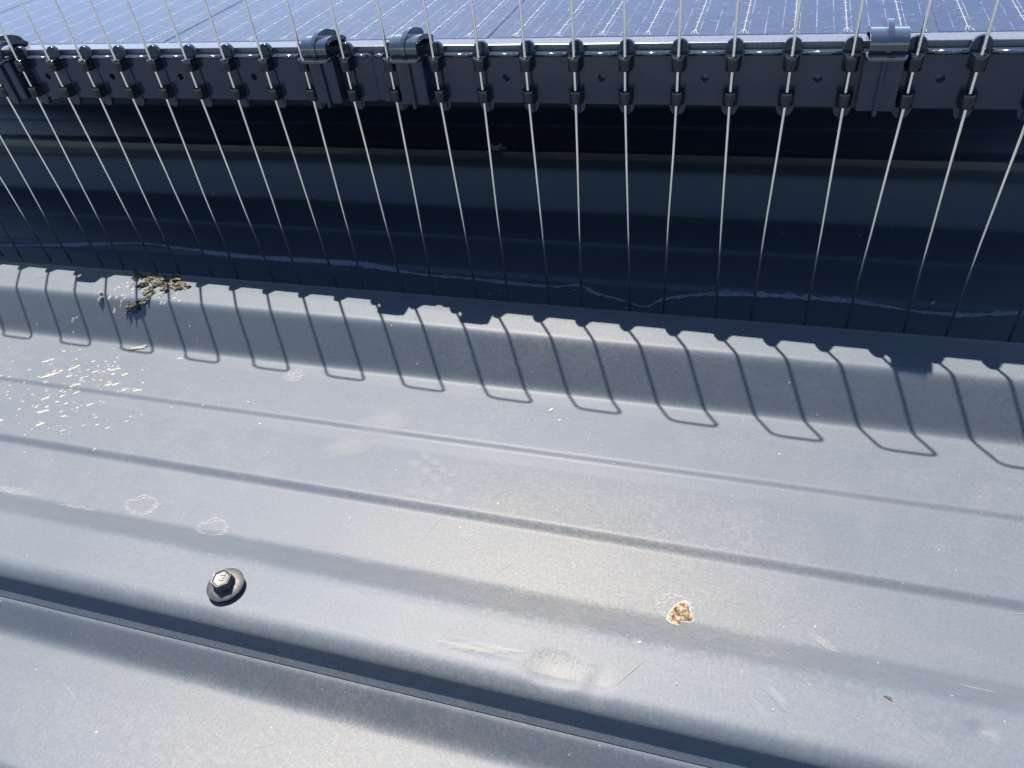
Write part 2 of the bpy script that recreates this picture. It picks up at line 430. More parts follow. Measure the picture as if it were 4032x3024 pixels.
link('backsheet', box_me('backsheet', PX0 + 0.003, PX1 - 0.003, PYF + 0.003, PYB - 0.003, ZG - 0.0058, ZG - 0.0020), M['backsheet'], panel)
M['cell'] = mat_cell(BP, 9)
cg = 0.0016
cell_me = mesh('cell', [(cg, cg, 0), (CP - cg, cg, 0), (CP - cg, CP - cg, 0), (cg, CP - cg, 0)], [(0, 1, 2, 3)])
def bus_me():
    vs, fs = [], []
    def quad(x0, x1, y0, y1, z=0.0):
        o = len(vs); vs.extend([(x0, y0, z), (x1, y0, z), (x1, y1, z), (x0, y1, z)]); fs.append((o, o + 1, o + 2, o + 3))
    quad(-0.00024, 0.00024, 0.004, CP - 0.004)
    y = 0.0040
    while y < CP - 0.004:
        quad(-0.0010, 0.0010, y - 0.00045, y + 0.00045, 0.00006); y += 0.0131
    for sgn in (-1, 0, 1):
        o = len(vs); w_ = 0.00018
        vs.extend([(sgn * 0.0004 - w_, 0.004, 0.00008), (sgn * 0.0016 - w_, -0.0012, 0.00008), (sgn * 0.0016 + w_, -0.0012, 0.00008), (sgn * 0.0004 + w_, 0.004, 0.00008)]); fs.append((o, o + 1, o + 2, o + 3))
    return mesh('busbar', vs, fs)
busm = bus_me(); cell_me.materials.append(M['cell']); busm.materials.append(M['busbar'])
YC0 = PYF + 0.0165
for r in range(8):
    for c in range(6):
        ce = link('cell', cell_me, None, panel); ce.location = (CX0 + (c - 5) * CP, YC0 + r * CP, ZG - 0.0012)
        if r < 2:
            for b in range(9):
                bo = link('busbar', busm, None, ce); bo.location = ((CP - 8 * BP) / 2 + b * BP, 0.0035, 0.0003)

# added aluminium tab in place of a sunlit sliver below the panel
br = empty('sun_sliver_tab', (-0.5225, 0.4350, 0.0990)); tag(br, 'added aluminium tab in place of a sun patch below the panel beside the leftmost clip', 'sun patch stand-in')
br.rotation_euler = (0, 0, math.radians(53))
link('tab', box_me('tab', -0.0115, 0.0115, -0.0008, 0.0008, 0.0, 0.0503, 0.0003), M['alu'], br)
link('foot', box_me('foot', -0.0115, 0.0115, 0.0010, 0.0180, 0.0483, 0.0503, 0.0003), M['alu'], br)

# ------------------------------------------------------------------ bird guard
YR = 0.360; YP = 0.3640                      # wire plane and front of the rail
ZL, ZB, ZTT, ZTB = 0.1530, 0.1286, 0.1588, 0.1237
RX = [-0.4476, -0.4218, -0.3965, -0.3711, -0.3457, -0.3206, -0.2947, -0.2695, -0.2445, -0.2190, -0.1930, -0.1673, -0.1427, -0.1183,
      -0.0937, -0.0689, -0.0440, -0.0194, 0.0056, 0.0304, 0.0555, 0.0798]
RX = [-0.4476 - 0.0254 * k for k in range(8, 0, -1)] + RX + [0.0798 + 0.0247 * k for k in range(1, 7)]
IDX0 = 8                                      # list index of the first wire fully in view
XSEAM = -0.2048

def arc(cx, cz, r, a0, a1, n):
    return [(cx + r * math.cos(a0 + (a1 - a0) * i / n), cz + r * math.sin(a0 + (a1 - a0) * i / n)) for i in range(n + 1)]

def rail_plate(x0, x1, xs, holes):
    """2D outline with rounded tabs above and below at each wire, pierced by small holes"""
    rt, rb, rc = 0.0037, 0.0034, 0.0030
    o = []
    o += arc(x0 + rc, ZB + rc, rc, math.pi * 1.5, math.pi, 5)[::-1][::-1]
    o = arc(x0 + rc, ZB + rc, rc, math.pi * 1.5, math.pi, 5)
    o += arc(x0 + rc, ZL - rc, rc, math.pi, math.pi * 0.5, 5)
    for x in xs:
        o.append((x - rt - 0.0006, ZL)); 
        o += arc(x, ZTT - rt, rt, math.pi, 0, 10)
        o.append((x + rt + 0.0006, ZL))
    o += arc(x1 - rc, ZL - rc, rc, math.pi * 0.5, 0, 5)
    o += arc(x1 - rc, ZB + rc, rc, 0, -math.pi * 0.5, 5)
    for x in reversed(xs):
        o.append((x + rb + 0.0005, ZB))
        o += arc(x, ZTB + rb, rb, 0, -math.pi, 10)
        o.append((x - rb - 0.0005, ZB))
    cu = bpy.data.curves.new('rail', 'CURVE'); cu.dimensions = '2D'; cu.fill_mode = 'BOTH'
    def spl(pts):
        s_ = cu.splines.new('POLY'); s_.points.add(len(pts) - 1); s_.use_cyclic_u = True
        for p, q in zip(s_.points, pts): p.co = (q[0], q[1], 0, 1)
    spl(o)
    for hx in holes: spl(arc(hx, 0.1412, 0.00215, 0, 2 * math.pi, 18)[:-1])
    cu.extrude = 0.0010; cu.bevel_depth = 0.0003; cu.bevel_resolution = 1
    co = bpy.data.objects.new('tmp', cu); C.objects.link(co)
    me = bpy.data.meshes.new_from_object(co.evaluated_get(bpy.context.evaluated_depsgraph_get()))
    bpy.data.objects.remove(co); bpy.data.curves.remove(cu)
    me.transform(Matrix(((1, 0, 0, 0), (0, 0, -1, 0), (0, 1, 0, 0), (0, 0, 0, 1))))
    me.transform(Matrix.Translation((0, YP + 0.0013, 0)))
    me.name = 'rail_plate'
    return smooth_by_angle(me, 35)

def collar_me():
    # plan outline: block at the rail, round nose in front of the wire
    r = 0.00265
    pts = [(0.0031, YP - YR + 0.0004), (0.0031, YP - YR - 0.0012), (r, YP - YR - 0.0022)] + arc(0, 0.0, r, 0, -math.pi, 12) + [(-r, YP - YR - 0.0022), (-0.0031, YP - YR - 0.0012), (-0.0031, YP - YR + 0.0004)]
    me = prism_me('collar', pts, -0.0031, 0.0031, 'z', 0.0007, 2)
    return smooth_by_angle(me, 35)
M['collar'] = mat_simple('moulded_collar', (0.007, 0.010, 0.017), 0.12, 0, 0.5, 120, 0.0, 0.1)
COL = collar_me(); COL.transform(Matrix.Diagonal((1.12, 1.0, 1.06, 1.0))); COL.materials.append(M['collar'])

def wire_me(xa, xb, k):
    rr = random.Random(100 + k)
    zt = 0.2350 + rr.uniform(-0.0015, 0.0015) + 0.028 * max(0, -0.12 - xa) * 0.9
    rad = 0.0055
    def leg(x, s_):
        sp = s_ * (0.0024 + rr.uniform(-0.0006, 0.0006)); j = rr.uniform(-0.0006, 0.0006)
        yb = YR + rr.uniform(-0.0008, 0.0012)
        zb = surf(x + sp, yb) + 0.0008
        return [(x + sp + j, yb, zb), (x + sp * 0.72 + j * .8 + rr.uniform(-.0002, .0002), YR + rr.uniform(-.0003, .0003), 0.030), (x + sp * 0.50 + j * .5 + rr.uniform(-.0003, .0003), YR + rr.uniform(-.0003, .0003), 0.065), (x + sp * 0.2, YR, 0.105), (x, YR, 0.134), (x, YR, 0.150), (x - sp * 0.06, YR, 0.175), (x - sp * 0.12, YR, zt - rad)]
    A = leg(xa, -1); B = leg(xb, 1)
    xl, xr = A[-1][0], B[-1][0]
    top = [(xl + rad - rad * math.cos(t), YR, zt - rad + rad * math.sin(t)) for t in [math.pi / 2 * i / 6 for i in range(1, 7)]]
    top += [(xr - rad + rad * math.sin(t), YR, zt - rad + rad * math.cos(t)) for t in [math.pi / 2 * i / 6 for i in range(0, 6)]]
    return tube_me('wire_loop', A + top + B[::-1], 0.00076, 12)

LIP = tube_me
def bead(x0, x1):
    return tube_me('top_bead', [(x0, YP - 0.0002, ZL - 0.0006), (x1, YP - 0.0002, ZL - 0.0006)], 0.00095, 12)

M['bead'] = mat_simple('worn_plastic_edge', (0.020, 0.028, 0.045), 0.16, 0, 1.0, 300, 0.05, 0.3)
def guard(x0, x1, label):
    xs = [x for x in RX if x0 + 0.006 < x < x1 - 0.006]
    idx = [i for i, x in enumerate(RX) if x0 + 0.006 < x < x1 - 0.006]
    t = empty('bird_guard', ((x0 + x1) / 2, YR, 0.0)); tag(t, label, 'bird guard', 'bird guard strips along the panel edge')
    inv = Matrix.Translation((-(x0 + x1) / 2, -YR, 0))
    holes = [(RX[i] + RX[i + 1]) / 2 for i in idx if (i - IDX0) % 2 == 0 and i + 1 in idx]
    me = rail_plate(x0, x1, xs, holes); me.transform(inv)
    pl = link('rail_plate', me, M['plastic'], t)
    ex = [x0] + xs + [x1]
    for a, b in zip(ex[:-1], ex[1:]):
        p = a + (0.0042 if a != x0 else 0.002); q = b - (0.0042 if b != x1 else 0.002)
        if q - p < 0.003: continue
        me = bead(p, q); me.transform(inv); link('top_bead', me, M['bead'], pl)
    for x in xs:
        for z in (0.1493, 0.1334):
            c_ = link('collar', COL, None, pl); c_.location = (x - (x0 + x1) / 2, 0, z)
    for i in idx:
        if (i - IDX0) % 2 == 0 and i + 1 in idx:
            me = wire_me(RX[i], RX[i + 1], i); me.transform(inv); link('wire_loop', me, M['steel'], t)
    return t
guard(-0.662, XSEAM - 0.0003, 'black plastic bird guard strip with steel wires, left of the seam')
guard(XSEAM + 0.0003, 0.242, 'black plastic bird guard strip with steel wires, right of the seam')

# ------------------------------------------------------------------ clips hooking the rail to the panel frame
def offset_path(path, d):
    out = []
    for i, p in enumerate(path):
        a = path[max(0, i - 1)]; b = path[min(len(path) - 1, i + 1)]
        tx, ty = b[0] - a[0], b[1] - a[1]; L = math.hypot(tx, ty)
        out.append((p[0] - ty / L * d, p[1] + tx / L * d))
    return out
def bez(path, n=4):
    """Catmull-Rom resample"""
    P = [path[0]] + list(path) + [path[-1]]; out = []
    for i in range(1, len(P) - 2):
        for k in range(n):
            t = k / n; p0, p1, p2, p3 = P[i - 1], P[i], P[i + 1], P[i + 2]
            out.append(tuple(0.5 * ((2 * p1[j]) + (-p0[j] + p2[j]) * t + (2 * p0[j] - 5 * p1[j] + 4 * p2[j] - p3[j]) * t * t + (-p0[j] + 3 * p1[j] - 3 * p2[j] + p3[j]) * t ** 3) for j in (0, 1)))
    out.append(path[-1]); return out
def clip_meshes():
    W = 0.0075
    arm = bez([(-0.0086, 0.1536), (-0.0095, 0.1560), (-0.0097, 0.1588), (-0.0086, 0.1611), (-0.0060, 0.1625), (-0.0014, 0.1628), (0.0040, 0.1619), (0.0090, 0.1605), (0.0125, 0.1590), (0.0142, 0.1572)])
    inner = offset_path(arm, -0.0022)
    arm_me = smooth_by_angle(prism_me('arm', arm + inner[::-1], -W, W, 'x', 0.0005, 2), 35)
    arm_n = len(arm); out = [offset_path(arm, 0.0006 + 0.0024 * max(0.0, min(1.0, (i / arm_n - 0.38) / 0.25)))[i] for i in range(1, arm_n)]
    last = out[-1]
    fin = out + [(last[0] + 0.0006, last[1] - 0.0012), (last[0] - 0.0002, last[1] - 0.0024)] + arm[::-1][2:]
    fin_me = smooth_by_angle(prism_me('fin', fin, -0.0012, 0.0012, 'x', 0.0004, 2), 35)
    sh = [(-W - 0.0006, 0.0), (-W - 0.0006, -0.0095)] + arc(-W + 0.0016, -0.0100, 0.0022, math.pi, math.pi * 1.5, 4) + \
         arc(W - 0.0016, -0.0100, 0.0022, math.pi * 1.5, math.pi * 2, 4) + [(W + 0.0006, -0.0095), (W + 0.0006, 0.0)]
    shelf = smooth_by_angle(prism_me('shelf', sh, 0.1524, 0.1543, 'z', 0.0006, 2), 35)
    sl = [(-0.0077, 0.0), (-0.0077, -0.0062), (-0.0068, -0.0068), (0.0068, -0.0068), (0.0077, -0.0062), (0.0077, 0.0)]
    sleeve = prism_me('sleeve', sl, 0.1292, 0.1530, 'z', 0.0004, 1)
    rd = [(-0.0010, -0.0066), (-0.0010, -0.0082), (-0.0006, -0.0086), (0.0006, -0.0086), (0.0010, -0.0082), (0.0010, -0.0066)]
    ridge = prism_me('ridge', rd, 0.1276, 0.1528, 'z', 0.0003, 1)
    return [('arm', arm_me, 'plastic_gloss'), ('fin', fin_me, 'plastic_gloss'), ('shelf', shelf, 'plastic_gloss'), ('sleeve', sleeve, 'plastic'), ('ridge', ridge, 'plastic')]
CM = clip_meshes()
for n_, me_, mt_ in CM: me_.materials.append(M[mt_])
def mid(i): return (RX[IDX0 + i] + RX[IDX0 + i + 1]) / 2
for x, lab, rz in ((mid(-1), 'glossy black clip at the left edge of the picture, hooked over the panel frame', 0.0),
               (mid(8) - 0.0008, 'glossy black clip just left of the seam between the two guard strips', 0.0),
               (mid(10) - 0.0006, 'glossy black clip just right of the seam between the two guard strips', 0.0),
               (mid(19) + 0.0004, 'glossy black clip on its own near the right end of the guard', 0.0)):
    t = empty('rail_clip', (x, YP - 0.0003, 0)); tag(t, lab, 'clip', 'clips hooked over the panel frame')
    parts = {}
    for n_, me_, mt_ in CM:
        parts[n_] = link(n_, me_, None, parts['arm'] if n_ == 'fin' else (parts['sleeve'] if n_ == 'ridge' else t))

# ------------------------------------------------------------------ roof screws
def screw(x, y, label, rot=0.0, marks=True, tilt=(0, 0)):
    z = surf(x, y)
    t = empty('roof_screw', (x, y, z)); t.rotation_euler = (tilt[0], tilt[1], rot); t.scale = (0.94, 0.94, 0.94); tag(t, label, 'screw', 'roofing screws')
    def lathe(name, prof_, n=40):
        vs, fs = [], []
        for r, zz in prof_:
            for k in range(n): vs.append((r * math.cos(2 * math.pi * k / n), r * math.sin(2 * math.pi * k / n), zz))
        for i in range(len(prof_) - 1):
            for k in range(n): fs.append((i * n + k, i * n + (k + 1) % n, (i + 1) * n + (k + 1) % n, (i + 1) * n + k))
        fs.append(tuple((len(prof_) - 1) * n + k for k in range(n)))
        return smooth_by_angle(mesh(name, vs, fs), 40)
    link('seal', lathe('seal', [(0.0066, -0.0012), (0.0068, 0.0018), (0.005, 0.0019)]), M['rubber'], t)
    link('washer', lathe('washer', [(0.0070, 0.0016), (0.0079, 0.0018), (0.0080, 0.0024), (0.0077, 0.0027), (0.0060, 0.0032), (0.0048, 0.0036)]), M['washer'], t)
    R_, n = 0.0046, 6
    def hexr(r, zz, rnd=0.18):
        o = []
        for k in range(n):
            a = 2 * math.pi * k / n
            for da in (-rnd, 0, rnd):
                o.append((r * math.cos(a + da) * (1 if da == 0 else math.cos(math.pi / 6) / math.cos(math.pi / 6 - rnd) * 0.998), r * math.sin(a + da) * (1 if da == 0 else math.cos(math.pi / 6) / math.cos(math.pi / 6 - rnd) * 0.998), zz))
        return o
    rings = [hexr(R_ * 1.03, 0.0034), hexr(R_, 0.0074), hexr(R_ * 0.95, 0.0079), hexr(R_ * 0.86, 0.0078), hexr(R_ * 0.74, 0.0073), hexr(R_ * 0.4, 0.0072)]
    vs = [p for r_ in rings for p in r_]; q = 18; fs = []
    for i in range(len(rings) - 1):
        for k in range(q): fs.append((i * q + k, i * q + (k + 1) % q, (i + 1) * q + (k + 1) % q, (i + 1) * q + k))
    fs.append(tuple((len(rings) - 1) * q + k for k in range(q)))
    head = link('head', smooth_by_angle(mesh('head', vs, fs), 30), M['screw'], t)
    rim = [Vector(p) for p in hexr(R_ * 0.955, 0.00785)]
    link('worn_rim', tube_me('worn_rim', rim + [rim[0]], [0.00007 + 0.00007 * RND.random() for _ in range(len(rim) + 1)], 6, False), M['worn'], head)
    if marks:
        for ch, px_, py_ in (('B', 0.00165, -0.0011), ('R', -0.0010, -0.0011)):
            cu = bpy.data.curves.new('mark', 'FONT'); cu.body = ch; cu.size = 0.0029; cu.extrude = 0.00022; cu.bevel_depth = 0.00006
            co = bpy.data.objects.new('tmp', cu); C.objects.link(co)
            me = bpy.data.meshes.new_from_object(co.evaluated_get(bpy.context.evaluated_depsgraph_get()))
            bpy.data.objects.remove(co); bpy.data.curves.remove(cu); me.materials.clear()
            mo = link('embossed_mark', me, M['worn'], head); mo.location = (px_ * 0.9, py_ * 0.9, 0.0073); mo.rotation_euler = (0, 0, 0)
    return t
screw(-0.1855, 0.1205, 'dark hex head roofing screw with washer on the nearest rib, in full sun', rot=math.radians(100), tilt=(0.03, -0.06))
screw(-0.2045, 0.530, 'dim roofing screw on the rib below the panel, in deep shade', rot=0.3, marks=False)

# ------------------------------------------------------------------ droppings, stains and litter on the roof
def mat_dung(name, stops, scale, seed):
    m, nt, lk, P = new_mat(name)
    tc = nt.new('ShaderNodeTexCoord'); mp = nt.new('ShaderNodeMapping'); mp.inputs['Location'].default_value = (seed, seed * 2, 0); lk.new(tc.outputs['Object'], mp.inputs[0])
    n = tex_noise(nt, lk, mp.outputs[0], scale, 5, 0.7, 0.4)
    lk.new(ramp(nt, lk, n.outputs[0], stops).outputs[0], P.inputs['Base Color'])
    P.inputs['Roughness'].default_value = 0.85; P.inputs['Specular IOR Level'].default_value = 0.2
    lk.new(bump(nt, lk, n.outputs[0], 0.6, 0.0006), P.inputs['Normal'])
    return m
M['dung'] = mat_dung('crusty_dung', [(0.38, (0.007, 0.007, 0.005)), (0.50, (0.030, 0.029, 0.020)), (0.58, (0.09, 0.088, 0.066)), (0.68, (0.21, 0.206, 0.168))], 420, 1.0)
M['cream'] = mat_dung('cream_dropping', [(0.30, (0.08, 0.077, 0.066)), (0.45, (0.17, 0.166, 0.15)), (0.65, (0.28, 0.28, 0.26))], 520, 2.0)
M['brown'] = mat_dung('brown_dropping', [(0.34, (0.014, 0.009, 0.007)), (0.43, (0.055, 0.034, 0.020)), (0.50, (0.13, 0.092, 0.056)), (0.56, (0.19, 0.163, 0.125)), (0.68, (0.29, 0.27, 0.235))], 560, 3.0)

def lump(x, y, sx, sy, sz, rot, seed, sub=2, lift=0.25, z=None, hug=False):
    bm = bmesh.new(); bmesh.ops.create_icosphere(bm, subdivisions=sub, radius=1.0)
    ca, sa = math.cos(rot), math.sin(rot); z0 = surf(x, y) if z is None else z
    for v in bm.verts:
        n_ = 1.0 + 0.55 * noise.noise(v.co * 1.4 + Vector((seed * 3.7, seed, 0))) + 0.30 * noise.noise(v.co * 3.6 + Vector((seed, 7.0, seed)))
        p = v.co * n_; px_, py_ = p.x * sx, p.y * sy
        vx, vy = x + ca * px_ - sa * py_, y + sa * px_ + ca * py_
        v.co = (vx, vy, (surf(vx, vy) if hug else z0) + sz * lift + p.z * sz)
    me = bpy.data.meshes.new('lump'); bm.to_mesh(me); bm.free(); return me

R2 = random.Random(5)
lit = [(-0.3791, 0.309), (-0.3776, 0.3057), (-0.3773, 0.3105), (-0.3743, 0.311), (-0.3691, 0.3124), (-0.3652, 0.3105), (-0.3669, 0.3079), (-0.3689, 0.3052), (-0.3679, 0.3024),
       (-0.3651, 0.2987), (-0.3657, 0.2969), (-0.3689, 0.2954), (-0.3701, 0.2946), (-0.3709, 0.294), (-0.373, 0.2931), (-0.3743, 0.2924), (-0.3767, 0.2926), (-0.3784, 0.2919), (-0.3801, 0.2911), (-0.3772, 0.2913), (-0.3791, 0.2933),
       (-0.3604, 0.3065), (-0.3573, 0.3046), (-0.3566, 0.3106), (-0.3531, 0.3088), (-0.3487, 0.3082)]
dark = [(-0.3934, 0.3199), (-0.3877, 0.3182), (-0.3817, 0.316), (-0.3781, 0.3196), (-0.3722, 0.3174), (-0.3692, 0.319), (-0.3635, 0.3144), (-0.3627, 0.3188), (-0.3561, 0.3155), (-0.3535, 0.3147), (-0.3492, 0.3129)]
bits = []
for i, (x, y) in enumerate(lit):
    for q in range(3):
        s_ = R2.uniform(0.0005, 0.0015)
        bits.append(lump(x + R2.gauss(0, 0.0012), y + R2.gauss(0, 0.0009), s_ * R2.uniform(1.0, 2.6), s_ * R2.uniform(0.5, 1.0), s_ * R2.uniform(0.5, 1.1), R2.uniform(0.2, 1.4), i * 3 + q, 2, 0.6))
for i, (x, y) in enumerate(dark):
    for q in range(4):
        s_ = R2.uniform(0.0010, 0.0024)
        bits.append(lump(x + R2.gauss(0, 0.0024), y + R2.gauss(0, 0.0018), s_ * R2.uniform(1.0, 2.0), s_, s_ * R2.uniform(0.4, 0.8), R2.uniform(0, 3), 200 + i * 4 + q, 2, 0.3))
nest = link('dropping_clump', join_me('dropping_clump', bits), M['dung'])
tag(nest, 'crusty clump of brown droppings spilling over the crest of the shaded rib, left side', 'droppings')
# straws stuck in the clump
for i, (x, y, L_, a) in enumerate(((-0.351, 0.3065, 0.0085, 1.1), (-0.346, 0.3098, 0.0050, -0.5), (-0.3575, 0.3005, 0.0050, 1.2), (-0.366, 0.3125, 0.0070, 0.4), (-0.372, 0.303, 0.0060, 0.9)) + tuple((R2.gauss(-0.368, 0.012), R2.gauss(0.309, 0.005), R2.uniform(0.004, 0.011), R2.uniform(0, 3.1)) for _ in range(16))):
    dx, dy = math.cos(a) * L_ / 2, math.sin(a) * L_ / 2
    pts = [(x - dx, y - dy, surf(x - dx, y - dy) + 0.0010), (x + 0.0004, y, surf(x, y) + 0.0016), (x + dx, y + dy, surf(x + dx, y + dy) + 0.0012)]
    link('straw', tube_me('straw', pts, [0.00015, 0.00024, 0.00012], 6), M['cream'], nest)
c2 = link('dropping_clump', join_me('dropping_clump', [lump(x + R2.gauss(0, .0005), y + R2.gauss(0, .0005), 0.0011, 0.0009, 0.0011, i, 60 + i, 2, 0.7) for i, (x, y) in enumerate([(-0.401, 0.2952), (-0.4019, 0.294), (-0.4030, 0.293), (-0.4018, 0.2926), (-0.4012, 0.2944)])]), M['cream'])
tag(c2, 'small cream crumb of droppings alone on the rib flank, left of the big clump', 'droppings')

flecks = [(-0.4097, 0.2413, 1.6), (-0.4242, 0.2539, 1.1), (-0.3997, 0.251, 1.2), (-0.3707, 0.2547, 1.1), (-0.3816, 0.2504, 0.8), (-0.3633, 0.2407, 0.9), (-0.3882, 0.2121, 1.1),
          (-0.3489, 0.239, 0.9), (-0.3406, 0.2398, 0.9), (-0.3798, 0.2021, 1.0), (-0.3853, 0.2359, 1.1), (-0.397, 0.2233, 0.8), (-0.4084, 0.1991, 1.1), (-0.3347, 0.2731, 0.7), (-0.3807, 0.2315, 0.7), (-0.3635, 0.224, 0.7), (-0.3714, 0.2113, 0.6)]
FL = {0: 'largest cream fleck among those splashed on the left pan', 1: 'farthest cream fleck of the splash on the left pan', 9: 'nearest cream fleck of the splash on the left pan, just short of the lower groove',
      12: 'cream fleck cut by the left edge of the picture', 7: 'left one of two upright cream flecks standing side by side on the upper groove', 8: 'right one of two upright cream flecks standing side by side on the upper groove', 13: 'small pale fleck touching a wire loop shadow, right of the splash'}
for i, (x, y, k) in enumerate(flecks):
    ms = [lump(x, y, 0.0031 * k, 0.0010 * k, 0.00022 * k, 0.75 + R2.uniform(-.3, .3), 300 + i, 2, 0.1, None, True)]
    ms += [lump(x + R2.gauss(0, .0028 * k), y + R2.gauss(0, .0020 * k), 0.0010 * k, 0.0004 * k, 0.00012, 0.75, 330 + i * 3 + q, 1, 0.1, None, True) for q in range(3)]
    tag(link('dropping_fleck', join_me('dropping_fleck', ms), M['cream']), FL.get(i, 'cream fleck of dropping splashed on the sunny pan at the left'), 'droppings', 'dropping flecks splashed on the left of the pan')
big = link('dropping_fleck', join_me('dropping_fleck', [lump(-0.3714 + dx, 0.2765 + dy, 0.0036, 0.0013, 0.0008, 0.5, 400 + i, 2, 0.3, None, True) for i, (dx, dy) in enumerate(((0, 0), (0.003, 0.0012), (-0.0025, -0.001)))]), M['cream'])
tag(big, 'thick cream dropping lying across a wire loop shadow at the foot of the rib', 'droppings')

def scatter(name, spots, mat, seed):
    ms = []
    for i, (x, y, r_, el) in enumerate(spots):
        ms.append(lump(x, y, r_ * el, r_, r_ * 0.16, 0.75 if el > 1.3 else i, seed + i, 1, 0.1, None, True))
    o = link(name, join_me(name, ms), mat); o['kind'] = 'stuff'; return o
sp = []
for _ in range(190):
    x, y = R2.gauss(-0.392, 0.034), R2.gauss(0.232, 0.024)
    sp.append((x, y, abs(R2.gauss(0, 0.00035)) + 0.0002, R2.uniform(1.2, 2.6)))
for x, y in [(-0.3948, 0.3049), (-0.3961, 0.3026), (-0.3946, 0.3083), (-0.3919, 0.3102), (-0.3888, 0.3064), (-0.3828, 0.3043), (-0.3802, 0.3011), (-0.3955, 0.2954), (-0.3898, 0.2958), (-0.386, 0.2978), (-0.3835, 0.2959), (-0.3913, 0.2906), (-0.3856, 0.2943), (-0.3861, 0.2928), (-0.3468, 0.3004), (-0.3481, 0.3048), (-0.3491, 0.3093), (-0.3581, 0.2992), (-0.3598, 0.303), (-0.352, 0.2961), (-0.3546, 0.2961), (-0.3458, 0.3099)]:
    sp.append((x, y, R2.uniform(0.0005, 0.0010), R2.uniform(1.0, 2.0)))
scatter('dropping_spatter', sp, M['cream'], 500)
sp = [(R2.uniform(-0.46, 0.16), R2.uniform(0.03, 0.30), 0.00008 + abs(R2.gauss(0, 0.00013)), R2.uniform(0.8, 1.8)) for _ in range(430)]
sp += [(R2.uniform(-0.5, 0.16), R2.gauss(0.382, 0.018), 0.0002 + abs(R2.gauss(0, 0.0004)), R2.uniform(0.8, 1.8)) for _ in range(45)]
sp += [(R2.uniform(-0.6, 0.18), R2.gauss(0.477, 0.004), 0.0002 + abs(R2.gauss(0, 0.0004)), R2.uniform(0.8, 2.0)) for _ in range(40)]
scatter('grit_specks', sp, M['chip'], 900)

def seed_husk(x, y, L_, rot, label, mat='cream'):
    me = lump(0, 0, L_, L_ * 0.30, L_ * 0.18, rot, 40 + x * 100, 2, 0.6, z=0.0)
    o = link('seed_husk', me, M[mat]); o.location = (x, y, surf(x, y)); tag(o, label, 'seed husk', 'husks and crumbs on the roof')
seed_husk(-0.0924, 0.2721, 0.0019, 1.2, 'pale narrow seed husk just below the rusty tinted wire shadow loop')
seed_husk(-0.0861, 0.2649, 0.0013, 0.2, 'tiny pale crumb a little nearer than the narrow seed husk')
seed_husk(-0.2647, 0.2441, 0.0013, -0.3, 'small tan husk on the pan by the upper groove, left of centre')
seed_husk(0.0595, 0.1363, 0.0017, -0.4, 'dark dry leaf chip on the nearest rib at the right', 'dung')

# brown dropping with pale rim
OUT = [(-0.0149, 0.1635), (-0.0147, 0.1652), (-0.0143, 0.1672), (-0.0137, 0.1684), (-0.0123, 0.1708), (-0.0108, 0.1724), (-0.009, 0.1731), (-0.0076, 0.1721), (-0.0072, 0.1711), (-0.0066, 0.1692), (-0.0056, 0.1672), (-0.005, 0.1659), (-0.0052, 0.1648), (-0.0067, 0.1641), (-0.009, 0.164), (-0.0101, 0.1631), (-0.0098, 0.1612), (-0.0106, 0.1603), (-0.0124, 0.1607), (-0.0134, 0.1616)]
def blob(name, outl, cx, cy, hfun, rings, k=1.0):
    vs = [(0, 0, hfun(0, 0, 0) + surf(cx, cy))]; fs = []; n = len(outl) * 3
    ring = []
    for i in range(n):
        a = outl[i // 3]; b = outl[(i // 3 + 1) % len(outl)]; t = (i % 3) / 3
        ring.append(((a[0] * (1 - t) + b[0] * t - cx) * k, (a[1] * (1 - t) + b[1] * t - cy) * k))
    for r_ in range(1, rings + 1):
        f = r_ / rings
        for (x, y) in ring: vs.append((x * f, y * f, surf(cx + x * f, cy + y * f) + hfun(x * f, y * f, f)))
    for i in range(n): fs.append((0, 1 + i, 1 + (i + 1) % n))
    for r_ in range(rings - 1):
        for i in range(n):
            a = 1 + r_ * n + i; b = 1 + r_ * n + (i + 1) % n; fs.append((a, a + n, b + n, b))
    me = mesh(name, vs, fs)
    for p in me.polygons: p.use_smooth = True
    return fix_normals(me)
bd = empty('dropping', (-0.0102, 0.1662, 0.0)); tag(bd, 'brown dropping with a pale rim at the rear foot of the nearest rib', 'droppings')
crumb = lambda x, y, f: 0.0014 * (1 - f ** 3) * (0.55 + 0.9 * noise.noise((x * 700, y * 700, 1.0)) + 0.5 * noise.noise((x * 1700, y * 1700, 5.0))) + 0.0006 * (1 - f ** 6)
link('crust', blob('crust', OUT, -0.0102, 0.1662, crumb, 12), M['brown'], bd)
link('pale_rim', blob('pale_rim', OUT, -0.0102, 0.1662, lambda x, y, f: 0.00030 * (1 - f ** 8) + 0.00005, 8, 1.09), M['cream'], bd)

